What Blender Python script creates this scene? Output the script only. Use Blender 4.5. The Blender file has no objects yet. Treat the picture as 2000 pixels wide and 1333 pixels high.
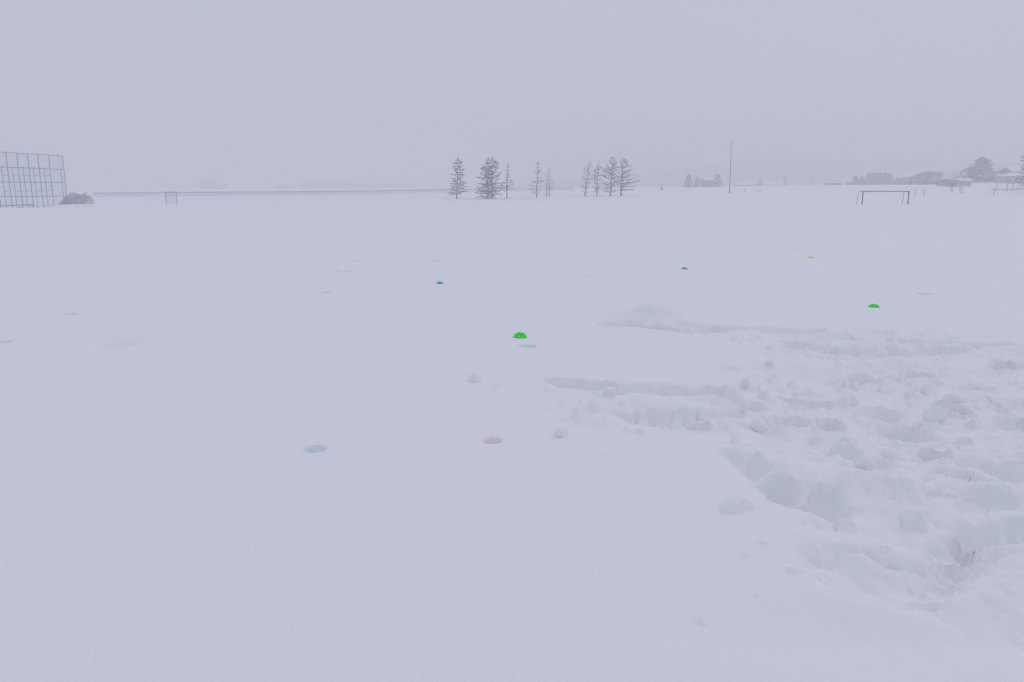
import bpy, bmesh, math, random
import numpy as np
from mathutils import Vector, Matrix

# ------------------------------------------------------------------ camera, sky, sun, exposure
SC = bpy.context.scene
COL = SC.collection
EYE = 2.0                      # lens height above the snow, metres
FPX = 1500.0                   # focal length in photo pixels (27 mm on 36 mm)
PITCH = math.atan((666.5 - 371.0) / FPX)

cam_d = bpy.data.cameras.new('camera')
cam_d.lens = 27.0
cam_d.sensor_width = 36.0
cam_d.clip_start = 0.05
cam_d.clip_end = 8000
cam = bpy.data.objects.new('camera', cam_d)
COL.objects.link(cam)
cam.location = (0, 0, EYE)
cam.rotation_euler = (math.pi / 2 - PITCH, 0, 0)
SC.camera = cam

SUN_EL, SUN_AZ = math.radians(42), math.radians(40)     # azimuth from +Y (the way the lens looks) towards +X
world = bpy.data.worlds.new('World')
SC.world = world
world.use_nodes = True
wn, wl = world.node_tree.nodes, world.node_tree.links
wn.clear()
w_out = wn.new('ShaderNodeOutputWorld')
w_bg = wn.new('ShaderNodeBackground')
w_sky = wn.new('ShaderNodeTexSky')
w_sky.sky_type = 'NISHITA'
w_sky.sun_disc = False
w_sky.sun_elevation = SUN_EL
w_sky.sun_rotation = SUN_AZ
w_sky.dust_density = 6.0
w_sky.air_density = 1.5
w_mix = wn.new('ShaderNodeMixRGB')
w_mix.inputs['Fac'].default_value = 0.96                 # an even snow cloud covers almost all of the clear sky
w_mix.inputs['Color2'].default_value = (5.12, 5.38, 6.84, 1)
wl.new(w_sky.outputs['Color'], w_mix.inputs['Color1'])
w_tc = wn.new('ShaderNodeTexCoord')
w_nz = wn.new('ShaderNodeTexNoise')                      # slow, even unevenness of the snow cloud all round
w_nz.inputs['Scale'].default_value = 2.2
w_nz.inputs['Detail'].default_value = 4
wl.new(w_tc.outputs['Generated'], w_nz.inputs['Vector'])
w_mr = wn.new('ShaderNodeMapRange')
w_mr.inputs['To Min'].default_value = 0.955
w_mr.inputs['To Max'].default_value = 1.045
wl.new(w_nz.outputs['Fac'], w_mr.inputs['Value'])
w_vm = wn.new('ShaderNodeVectorMath')
w_vm.operation = 'SCALE'
wl.new(w_mix.outputs['Color'], w_vm.inputs[0])
wl.new(w_mr.outputs['Result'], w_vm.inputs['Scale'])
wl.new(w_vm.outputs['Vector'], w_bg.inputs['Color'])
w_bg.inputs['Strength'].default_value = 0.1
wl.new(w_bg.outputs['Background'], w_out.inputs['Surface'])

sun_d = bpy.data.lights.new('sun', 'SUN')
sun_d.energy = 0.5
sun_d.angle = math.radians(60)
sun_d.color = (1.0, 0.97, 0.93)
sun = bpy.data.objects.new('sun', sun_d)
COL.objects.link(sun)
sd = Vector((math.sin(SUN_AZ) * math.cos(SUN_EL), math.cos(SUN_AZ) * math.cos(SUN_EL), math.sin(SUN_EL)))
sun.rotation_euler = sd.to_track_quat('Z', 'Y').to_euler()
sun.location = (0, 0, 60)

SC.view_settings.view_transform = 'Standard'
SC.view_settings.look = 'None'
SC.view_settings.exposure = 0.0
SC.view_settings.gamma = 1.0
SC.view_settings.use_curve_mapping = False
SC.render.engine = 'CYCLES'
SC.cycles.max_bounces = 10
SC.cycles.diffuse_bounces = 6
SC.cycles.volume_bounces = 2
SC.cycles.use_denoising = True
SC.cycles.caustics_reflective = False
SC.cycles.caustics_refractive = False

HAZE_DENSITY = 0.0033

# ------------------------------------------------------------------ geometry of the view
CP, SP = math.cos(PITCH), math.sin(PITCH)

def at(px, D, py=371.0):
    """x and z of a photo pixel at horizontal distance D"""
    a, b = (px - 1000.0) / FPX, (666.5 - py) / FPX
    dy = CP + b * SP
    return a / dy * D, EYE + D * (-SP + b * CP) / dy

def ground_px(px, py, z=0.0):
    a, b = (px - 1000.0) / FPX, (666.5 - py) / FPX
    dy, dz = CP + b * SP, -SP + b * CP
    t = (z - EYE) / dz
    return a * t, dy * t

# ------------------------------------------------------------------ noise
_rng = np.random.RandomState(7)
_perm = _rng.permutation(512)
_ga = _rng.rand(512) * 2 * np.pi
_gx, _gy = np.cos(_ga), np.sin(_ga)

def pnoise(x, y, seed=0):
    xi, yi = np.floor(x).astype(np.int64), np.floor(y).astype(np.int64)
    xf, yf = x - xi, y - yi
    u, v = xf ** 3 * (xf * (xf * 6 - 15) + 10), yf ** 3 * (yf * (yf * 6 - 15) + 10)
    def g(ix, iy, dx, dy):
        h = _perm[(_perm[(ix + seed * 37) & 511] + iy + seed * 101) & 511]
        return _gx[h] * dx + _gy[h] * dy
    a = g(xi, yi, xf, yf); b = g(xi + 1, yi, xf - 1, yf)
    c = g(xi, yi + 1, xf, yf - 1); d = g(xi + 1, yi + 1, xf - 1, yf - 1)
    return (a + u * (b - a)) + v * ((c + u * (d - c)) - (a + u * (b - a)))

def fbm(x, y, octs, seed=0, gain=0.5):
    s = 0; a = 1.0
    for i in range(octs):
        s = s + a * pnoise(x * 2 ** i, y * 2 ** i, seed + i); a *= gain
    return s

def billow(x, y, octs, seed=0, gain=0.5):
    s = 0; a = 1.0
    for i in range(octs):
        s = s + a * np.abs(pnoise(x * 2 ** i, y * 2 ** i, seed + i)); a *= gain
    return s

def sstep(a, b, x):
    t = np.clip((x - a) / (b - a), 0, 1)
    return t * t * (3 - 2 * t)

# ------------------------------------------------------------------ the lie of the land, from where things stand
CTRL = [  # photo x, photo y of the snow surface, distance
    (-250, 421, 88), (0, 414, 91), (60, 410, 97), (125, 400, 105), (160, 401, 108), (250, 399.5, 108), (333, 400, 108),
    (620, 399, 108), (1000, 399, 108), (1400, 399, 108), (1730, 400, 108), (2100, 400, 108), (2500, 402, 108),
    (893, 388.5, 172), (960, 388.3, 173), (1049, 385.8, 178), (1072, 385.6, 178), (1145, 383.7, 182), (1213, 383.3, 183),
    (1292, 370.5, 215), (1426, 377, 170), (1560, 379, 170), (1750, 381, 180), (1960, 384, 180), (2300, 385, 180),
    (1340, 367, 330), (1540, 363, 320), (1640, 362, 330), (1720, 361.5, 350), (1800, 362.5, 280), (1870, 366, 220),
    (1920, 356, 270), (1945, 373, 212), (2040, 373, 212), (1960, 361, 240), (2040, 360, 240), (2000, 360, 262), (2300, 360, 262),
    (-300, 386, 240), (180, 385, 240), (400, 383, 250), (700, 380, 275), (900, 376, 300), (1120, 372.5, 335), (1180, 371, 345),
    (-300, 376, 420), (200, 373, 420), (500, 370, 420), (800, 368, 430), (1000, 367, 430), (1200, 367, 420), (0, 372, 850), (500, 369.5, 850), (900, 368, 850), (1450, 364.5, 460), (1520, 364, 460), (1700, 362, 460), (2000, 360, 460),
    (-900, 371, 1500), (0, 371, 1500), (1000, 370, 1500), (2000, 369, 1500), (3000, 370, 1500),
    (-900, 371, 3000), (500, 371, 3000), (1500, 371, 3000), (3000, 371, 3000),
]
_pts = []
for px, py, D in CTRL:
    x, z = at(px, D, py)
    _pts.append((x, D, z))
for D in (-60, 10, 45, 75):
    for u in (-1.6, -0.8, 0, 0.8, 1.6):
        _pts.append((u * (abs(D) + 5), D, 0.0))
_P = np.array(_pts)
def _phi(dx, dy): return np.sqrt(dx * dx + dy * dy + 15.0 ** 2)
_A = _phi(_P[:, None, 0] - _P[None, :, 0], _P[:, None, 1] - _P[None, :, 1])
_W = np.linalg.solve(_A + 1e-6 * np.eye(len(_P)), _P[:, 2])

def far_h(x, y):
    x = np.asarray(x, float); y = np.asarray(y, float)
    s = np.zeros(np.broadcast(x, y).shape)
    for k in range(len(_P)):
        s = s + _W[k] * _phi(x - _P[k, 0], y - _P[k, 1])
    return s * sstep(40, 80, y)

# sunken and half-sunken balls: photo x, y, radius, height of the top above the snow (negative: at the bottom of a dimple), colour key, label
BALLS = [
    (1016, 656.5, .098, .062, 'green', 'glossy bright green ball standing half out of the snow beside a bluish dimple'),
    (1707, 600.5, .105, .060, 'green', 'bright green ball dome showing above the trampled snow on the right'),
    (859, 553.5, .085, .042, 'teal', 'teal blue ball top poking out of smooth snow left of centre'),
    (1337, 525.5, .100, .046, 'sea', 'dark sea-green ball top peeking out beyond the snow mound'),
    (1584, 504, .115, .045, 'yellow', 'pale yellow ball top peeking out of the far snow'),
    (1030, 674.5, .120, -.012, 'ice', 'pale blue buried ball in the dimple just in front of the green ball'),
    (614, 875, .098, -.007, 'cyan', 'snow-dusted cyan buried ball in the nearest dimple left of centre'),
    (961, 861, .085, -.001, 'pink', 'snow-dusted pink buried ball in the nearest dimple at the centre'),
    (1141, 541, .120, -.004, 'ice', 'faint blue buried ball between the teal and the sea-green ball tops'),
    (1717, 497, .150, -.004, 'blue', 'faint blue buried ball behind the right green ball, far out'),
    (1805, 574, .150, -.004, 'pink', 'pink buried ball in a slanting dimple right of the right green ball'),
    (1003, 510.5, .120, -.012, 'grey', 'short narrow dimple with a buried ball straight ahead, far out'),
    (855, 511.5, .130, -.012, 'grey', 'faint dimple with a buried ball directly behind the teal ball'),
    (656, 530, .130, -.012, 'grey', 'left one of two neighbouring faint dimples with buried balls'),
    (680, 530, .130, -.012, 'grey', 'right one of two neighbouring faint dimples with buried balls'),
    (635, 570.5, .130, -.004, 'pink', 'faint pinkish dimple with a buried ball left of the teal ball'),
    (695, 510, .150, -.012, 'grey', 'faint farthest dimple with a buried ball behind the twin dimples'),
    (135, 615, .130, -.012, 'grey', 'long faint grey dimple with a buried ball near the left edge'),
    (2, 669, .120, -.012, 'grey', 'dimple with a buried ball cut by the left picture edge'),
    (1553, 489, .150, -.012, 'grey', 'faint dimple with a buried ball behind the yellow ball'),
]
ball_pos = [ground_px(b[0], b[1]) for b in BALLS]

# ------------------------------------------------------------------ snow grid: finer where the trampled snow and the dimples are
def steps(vals):
    v = np.unique(np.round(np.array(vals), 6))
    keep = [v[0]]
    for t in v[1:]:
        keep.append(t)
    return np.array(keep)

rows = list(-np.geomspace(1, 400, 16)) + [0.0, .7, 1.2]
y = 1.6
while y < 14.5:
    rows.append(y); y *= 1.0058
while y < 60:
    rows.append(y); y *= 1.016
while y < 420:
    rows.append(y); y *= 1.012
while y < 3600:
    rows.append(y); y *= 1.06
cols = list(-np.geomspace(0.95, 2.6, 16)) + list(np.arange(-.94, .02, .0075)) + list(np.arange(.02, .80, .00165)) + list(np.geomspace(.81, 2.6, 22))
for (bx, by), b in zip(ball_pos, BALLS):
    r = b[2] * 1.5
    n = 7 if by > 9 else 9
    rows += list(by + np.linspace(-r, r, 2 * n + 1))
    cols += list((bx + np.linspace(-r, r, 2 * n + 1)) / (3 + by))
def thin(v, tol):
    v = sorted(v); out = [v[0]]
    for t in v[1:]:
        if t - out[-1] > tol * max(1.0, abs(t)): out.append(t)
    return np.array(out)
R_ = thin(rows, .0011)
C_ = thin(cols, .0004)
YY = np.repeat(R_[:, None], len(C_), 1)
XX = C_[None, :] * (3 + np.abs(YY))
near = (R_ < 60)

def loc(x, y):
    """row and column window of the grid round a point"""
    return x, y

Z = np.zeros_like(XX)
fi = np.where(R_ > 40)[0]
Z[fi] = far_h(XX[fi], YY[fi])
# soft drifts
fade = 1 - sstep(60, 200, YY)
Z += (0.030 * fbm(XX * .22 + 3, YY * .35, 3, 3) + 0.005 * fbm(XX * 1.3, YY * 2.6, 3, 9)) * sstep(-5, 3, YY) * (0.35 + .65 * fade)
ripple = sstep(15, 90, YY) * (1 - sstep(260, 420, YY))
Z += ripple * 0.05 * fbm(XX * .05, YY * .16, 3, 21)

ni = np.where((R_ > 1.0) & (R_ < 22))[0]
n0, n1 = ni[0], ni[-1] + 1
X, Y = XX[n0:n1], YY[n0:n1]
H = Z[n0:n1]                  # a view: edits go into Z

# warped coordinates make every edge ragged
wx = X + .055 * fbm(X * 2.3, Y * 2.3, 3, 40) + .016 * fbm(X * 13, Y * 11, 2, 44)
wy = Y + .075 * fbm(X * 2.1 + 9, Y * 2.1, 3, 50) + .020 * fbm(X * 12, Y * 11 + 5, 2, 54)

def poly_px(pts): return [ground_px(*p) for p in pts]

def poly_sdf(pts, x, y):
    """signed distance to a polygon, negative inside"""
    d = np.full(x.shape, 1e9); inside = np.zeros(x.shape, bool)
    n = len(pts)
    for i in range(n):
        ax, ay = pts[i]; bx, by = pts[(i + 1) % n]
        ex, ey = bx - ax, by - ay
        t = np.clip(((x - ax) * ex + (y - ay) * ey) / (ex * ex + ey * ey), 0, 1)
        d = np.minimum(d, (x - ax - t * ex) ** 2 + (y - ay - t * ey) ** 2)
        c = ((ay > y) != (by > y)) & (x < (bx - ax) * (y - ay) / (by - ay + 1e-12) + ax)
        inside ^= c
    d = np.sqrt(d)
    return np.where(inside, -d, d)

def line_dist(pts, x, y):
    d = np.full(x.shape, 1e9)
    for (ax, ay), (bx, by) in zip(pts[:-1], pts[1:]):
        ex, ey = bx - ax, by - ay
        t = np.clip(((x - ax) * ex + (y - ay) * ey) / (ex * ex + ey * ey), 0, 1)
        d = np.minimum(d, (x - ax - t * ex) ** 2 + (y - ay - t * ey) ** 2)
    return np.sqrt(d)

def line_t(pts, x, y):
    """0..1 along the line, by the nearest point"""
    seg = [math.hypot(b[0] - a[0], b[1] - a[1]) for a, b in zip(pts[:-1], pts[1:])]
    tot = sum(seg); d = np.full(x.shape, 1e9); out = np.zeros(x.shape); acc = 0
    for (ax, ay), (bx, by), L in zip(pts[:-1], pts[1:], seg):
        ex, ey = bx - ax, by - ay
        t = np.clip(((x - ax) * ex + (y - ay) * ey) / (ex * ex + ey * ey), 0, 1)
        q = (x - ax - t * ex) ** 2 + (y - ay - t * ey) ** 2
        out = np.where(q < d, (acc + t * L) / tot, out); d = np.minimum(d, q); acc += L
    return out

TRAMPLED = poly_px([(1400, 640), (1560, 637), (1800, 648), (2000, 655), (2300, 680), (2500, 1000), (2400, 1320), (2000, 1290), (1880, 1230), (1760, 1190),
                    (1640, 1150), (1530, 1090), (1500, 1000), (1530, 970), (1440, 890), (1330, 850), (1215, 850), (1090, 838), (1080, 815),
                    (1165, 775), (1080, 752), (1180, 742), (1400, 748), (1440, 700)])
sd_t = poly_sdf(TRAMPLED, wx, wy)
m_t = 1 - sstep(-.38, .10, sd_t)                  # trampled
m_s = 1 - sstep(-.1, .9, sd_t)                    # spill around it

lumps = billow(wx * .95, wy * .85, 3, 60, .5)
fine = billow(X * 5.5 + wx, Y * 5.0 + wy, 3, 66, .5)
core = 1 - sstep(-1.2, .1, sd_t)
H += m_t * (-.045 + .16 * (lumps - .28) + .040 * (fine - .28) * (.35 + .65 * core)) + m_s * .012 * fbm(X * 5, Y * 5, 3, 70)

bx_, by_ = ground_px(1730, 790)
H += m_t * .042 * (billow(wx * 3.2 + 7, wy * 2.8, 3, 140, .55) - .3) * np.exp(-((X - bx_) / 1.7) ** 2 - ((Y - by_) / 1.5) ** 2)
crk = pnoise(wx * 1.9 + 4, wy * 1.7, 130) + .35 * pnoise(wx * 5, wy * 4.6, 131)
patch = sstep(.02, .22, pnoise(X * .8 + 11, Y * .8, 132))
H -= m_t * patch * .030 * np.exp(-(crk / .05) ** 2)

# trench floors and the clean walls beside them
def carve(d, half, depth, wall=.06, rim=0.0, floor_noise=.02, seed=80):
    global H
    m = 1 - sstep(half - wall, half + wall, d)
    H -= .72 * m * (depth + floor_noise * 2 * (billow(X * 6, Y * 6, 3, seed) - .3))
    if rim:
        H += rim * np.exp(-((d - half - wall - .05) / .10) ** 2)

# the hole and mound far out, with the furrow that runs on to the right
d = line_dist(poly_px([(1188, 634), (1240, 634), (1300, 640), (1352, 646), (1400, 641)]), wx, wy)
mx, my = ground_px(1278, 621)
H += .23 * np.exp(-((wx - mx) / .50) ** 2 - ((wy - my) / .30) ** 2) * (1 + .25 * fbm(X * 5, Y * 5, 3, 90))
carve(d, .17, .20, .07, .0, .05, 81)
pl = poly_px([(1330, 634), (1420, 640), (1520, 642), (1610, 644)]); d = line_dist(pl, wx, wy); tt = line_t(pl, wx, wy)
carve(d, np.interp(tt, [0, 1], [.14, .04]), .10, .06, .01, .02, 82)
d = line_dist(poly_px([(1640, 655), (1780, 662), (1930, 670), (2080, 682)]), wx, wy)
carve(d, .12, .08, .06, .01, .02, 83)
lx, ly = ground_px(1263, 634)
H += .13 * np.maximum(0, 1 - ((X - lx) / .13) ** 2 - ((Y - ly) / .14) ** 2) ** .6
# the furrow left of the trampled ground
pl = poly_px([(1072, 746), (1120, 752), (1180, 757), (1290, 757), (1400, 761)]); d = line_dist(pl, wx, wy); tt = line_t(pl, wx, wy)
carve(d, np.interp(tt, [0, .12, .35, .55, 1], [.06, .15, .19, .12, .05]), .17, .06, .012, .03, 84)
pl = poly_px([(1205, 805), (1270, 812), (1330, 806), (1440, 800)]); d = line_dist(pl, wx, wy); tt = line_t(pl, wx, wy)
carve(d, np.interp(tt, [0, .3, .6, 1], [.10, .20, .17, .06]), .16, .08, .015, .06, 85)
# long furrow and diagonal trench
d = line_dist(poly_px([(1565, 672), (1650, 684), (1745, 684), (1850, 678)]), wx, wy)
carve(d, .19, .20, .08, .02, .02, 86)
pl = poly_px([(1440, 885), (1480, 908), (1520, 938), (1548, 962), (1600, 968)]); d = line_dist(pl, wx, wy); tt = line_t(pl, wx, wy)
carve(d, np.interp(tt, [0, .5, 1], [.07, .14, .19]), .20 + .05 * tt, .125, .01, .02, 87)
d = line_dist(poly_px([(1640, 1100), (1720, 1118), (1800, 1112)]), wx, wy)
carve(d, .20, .10, .12, .01, .02, 88)
d = line_dist(poly_px([(1835, 1115), (1868, 1085), (1900, 1060)]), wx, wy)
carve(d, .13, .09, .10, .0, .05, 89)
d = line_dist(poly_px([(1910, 1030), (1960, 1036), (2060, 1040)]), wx, wy)
carve(d, .12, .17, .06, .02, .03, 91)

# boot holes: photo x, y, half width, half length, depth
for k, (px, py, rx, ry, dp) in enumerate([
        (1575, 972, .17, .13, .30), (1600, 975, .08, .09, .36), (1880, 1048, .08, .07, .17), (1862, 1090, .09, .09, .07),
        (1862, 790, .15, .16, .30), (1880, 795, .08, .10, .34), (1770, 838, .17, .22, .28), (1792, 728, .18, .18, .22), (1690, 738, .20, .16, .20),
        (1592, 778, .13, .12, .24), (1540, 815, .16, .15, .18), (1618, 822, .10, .12, .24), (1962, 712, .16, .18, .20), (1652, 880, .18, .14, .20),
        (1826, 884, .10, .10, .26), (1512, 930, .12, .16, .16), (1545, 772, .12, .10, .16), (1360, 830, .12, .10, .16), (1930, 905, .25, .22, .14),
        (1700, 900, .18, .15, .12), (1740, 960, .25, .18, .10), (1990, 820, .16, .15, .18), (1470, 790, .14, .1, .12), (1930, 960, .2, .16, .14),
        (2060, 900, .2, .2, .2), (2100, 780, .2, .2, .2), (1905, 755, .14, .14, .14), (1720, 800, .16, .14, .14), (1430, 720, .12, .1, .06)]):
    cx, cy = ground_px(px, py)
    e = np.sqrt(((wx - cx) / rx) ** 2 + ((wy - cy) / ry) ** 2)
    m = 1 - sstep(.56, 1.22, e)
    H -= .72 * m * dp * (.8 + .5 * billow(X * 8, Y * 8, 2, 100 + k))
    H += .025 * np.exp(-((e - 1.35) / .25) ** 2)

# clods thrown out over the snow: rounded lumps that belong to the surface
rnd = random.Random(5)
def dome(cx, cy, r, h, sq=1.0, rot=0.0, seed=0):
    i0, i1 = np.searchsorted(R_, [cy - r * 1.8, cy + r * 1.8])
    if i1 <= i0 or i0 < n0 or i1 > n1: return
    s = 3 + cy
    j0, j1 = np.searchsorted(C_, [(cx - r * 2.4) / s, (cx + r * 2.4) / s])
    if j1 <= j0: return
    x, y = XX[i0:i1, j0:j1], YY[i0:i1, j0:j1]
    c, sn = math.cos(rot), math.sin(rot)
    dx, dy = (x - cx), (y - cy)
    dx, dy = (c * dx + sn * dy), (-sn * dx + c * dy) / sq
    a = np.arctan2(dy, dx)
    rr = r * (1 + .22 * np.sin(2 * a + seed) + .14 * np.sin(3 * a + seed * 2.3) + .08 * np.sin(5 * a + seed * 1.7))
    q = np.maximum(0, 1 - (dx * dx + dy * dy) / (rr * rr))
    Z[i0:i1, j0:j1] += h * q ** .72 * (1 + .35 * fbm(x * 9 / max(r * 9, .4), y * 9 / max(r * 9, .4), 2, seed % 50))
tx = [p[0] for p in TRAMPLED]; ty = [p[1] for p in TRAMPLED]
def inside(px_, py_, grow):
    return poly_sdf(TRAMPLED, np.array([px_]), np.array([py_]))[0] < grow
count = 0
while count < 500:
    cx, cy = rnd.uniform(min(tx) - .6, min(max(tx), 6.5)), rnd.uniform(4.1, max(ty) + .8)
    if cx > .8 * (cy + 1): continue
    if not inside(cx, cy, .45 if rnd.random() < .16 else -.05): count += .02; continue
    r = .014 + .075 * rnd.random() ** 3.2
    dome(cx, cy, r, r * rnd.uniform(.4, .85), rnd.uniform(.7, 1.3), rnd.uniform(0, 6.3), rnd.randint(0, 90))
    count += 1
# a line of scattered crumbs near single things seen in the photograph
for px, py, r in [(1180, 888, .03), (1168, 880, .02), (1136, 716, .025), (1255, 843, .07), (1228, 840, .05), (1318, 830, .06), (1300, 836, .045), (1460, 1085, .025),
                  (1490, 1065, .03), (1445, 985, .035), (1480, 1160, .02), (1370, 1205, .03), (1110, 820, .06), (1120, 832, .05), (1150, 800, .12), (1130, 812, .08), (1172, 770, .08),
                  (1190, 762, .06), (1438, 990, .03), (1555, 1115, .05), (1600, 1112, .05), (1500, 715, .05), (1620, 655, .06), (1710, 637, .06), (1820, 645, .06), (1850, 652, .05),
                  (1655, 648, .04), (975, 757, .06), (968, 760, .04), (895, 747, .03), (1000, 750, .03), (1075, 765, .05)]:
    cx, cy = ground_px(px, py)
    dome(cx, cy, r, r * .55, 1.1, r * 40, int(px) % 60)
# the large soft hollows at the lower right, and one faint hollow at the left
for px, py, rx, ry, h in [(1900, 1230, .5, .3, -.09), (1760, 1180, .5, .22, .03), (1980, 1160, .4, .3, .03), (1560, 1230, .5, .25, -.04), (218, 672, .26, .20, -.10), (200, 690, .3, .25, .03), (1980, 1290, .3, .2, .03)]:
    cx, cy = ground_px(px, py)
    H += h * np.exp(-((X - cx) / rx) ** 2 - ((Y - cy) / ry) ** 2)

# dimples over the buried balls
for (bx, by), b in zip(ball_pos, BALLS):
    px, py, r, up, key, label = b
    i0, i1 = np.searchsorted(R_, [by - r * 2.2, by + r * 2.2])
    s = 3 + by
    j0, j1 = np.searchsorted(C_, [(bx - r * 2.4) / s, (bx + r * 2.4) / s])
    x, y = XX[i0:i1, j0:j1], YY[i0:i1, j0:j1]
    e = np.sqrt((x - bx) ** 2 + (y - by) ** 2) / r
    base = float(Z[i0:i1, j0:j1].mean())
    if up < 0:
        k = .88 if by < 8 else .95
        a = np.arctan2(y - by, x - bx)
        e = e * (1 + .06 * np.sin(2 * a + px) + .04 * np.sin(3 * a + py))
        m = 1 - sstep(k - .16, k + .10, e)
        rb = 1.5 * r
        Z[i0:i1, j0:j1] -= m * (-up + rb - math.sqrt(rb * rb - r * r) + .012)
    else:
        Z[i0:i1, j0:j1] -= .014 * (1 - sstep(.95, 1.5, e))

nr, nc = len(R_), len(C_)
co = np.stack([XX, YY, Z], -1).reshape(-1, 3)
idx = np.arange(nr * nc).reshape(nr, nc)
quads = np.stack([idx[:-1, :-1], idx[:-1, 1:], idx[1:, 1:], idx[1:, :-1]], -1).reshape(-1, 4)

def surf(x, y):
    """height of the snow sheet at a point, bilinear"""
    i = int(np.clip(np.searchsorted(R_, y) - 1, 0, nr - 2)); t = (y - R_[i]) / (R_[i + 1] - R_[i])
    u = x / (3 + abs(y)); j = int(np.clip(np.searchsorted(C_, u) - 1, 0, nc - 2)); s = (u - C_[j]) / (C_[j + 1] - C_[j])
    return float((1 - t) * ((1 - s) * Z[i, j] + s * Z[i, j + 1]) + t * ((1 - s) * Z[i + 1, j] + s * Z[i + 1, j + 1]))

# ------------------------------------------------------------------ materials
def mat(name, col, rough=.8, var=.12, scale=3.0, metal=0.0, spec=.3, snow=0.0, snow_scale=30.0, bump=0.0, bump_scale=40.0):
    """principled with a noise variation of the base colour; snow > 0 dusts that share of it with snow"""
    m = bpy.data.materials.new(name); m.use_nodes = True
    n, l = m.node_tree.nodes, m.node_tree.links
    p = n['Principled BSDF']
    p.inputs['Roughness'].default_value = rough
    p.inputs['Metallic'].default_value = metal
    p.inputs['Specular IOR Level'].default_value = spec
    tc = n.new('ShaderNodeTexCoord')
    nz = n.new('ShaderNodeTexNoise'); nz.inputs['Scale'].default_value = scale; nz.inputs['Detail'].default_value = 5
    l.new(tc.outputs['Object'], nz.inputs['Vector'])
    mx = n.new('ShaderNodeMixRGB')
    mx.inputs['Color1'].default_value = tuple(c * (1 - var) for c in col) + (1,)
    mx.inputs['Color2'].default_value = tuple(min(1, c * (1 + var)) for c in col) + (1,)
    l.new(nz.outputs['Fac'], mx.inputs['Fac'])
    out = mx
    if snow > 0:
        s = n.new('ShaderNodeTexNoise'); s.inputs['Scale'].default_value = snow_scale; s.inputs['Detail'].default_value = 4
        l.new(tc.outputs['Object'], s.inputs['Vector'])
        r = n.new('ShaderNodeValToRGB')
        r.color_ramp.elements[0].position = .5 + .25 * (.5 - snow); r.color_ramp.elements[1].position = r.color_ramp.elements[0].position + .05
        l.new(s.outputs['Fac'], r.inputs['Fac'])
        m2 = n.new('ShaderNodeMixRGB'); m2.inputs['Color2'].default_value = (.88, .88, .89, 1)
        l.new(r.outputs['Color'], m2.inputs['Fac']); l.new(mx.outputs['Color'], m2.inputs['Color1'])
        out = m2
    l.new(out.outputs['Color'], p.inputs['Base Color'])
    if bump:
        b = n.new('ShaderNodeBump'); b.inputs['Strength'].default_value = bump; b.inputs['Distance'].default_value = .02
        z = n.new('ShaderNodeTexNoise'); z.inputs['Scale'].default_value = bump_scale; z.inputs['Detail'].default_value = 6
        l.new(tc.outputs['Object'], z.inputs['Vector']); l.new(z.outputs['Fac'], b.inputs['Height']); l.new(b.outputs['Normal'], p.inputs['Normal'])
    return m

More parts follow.
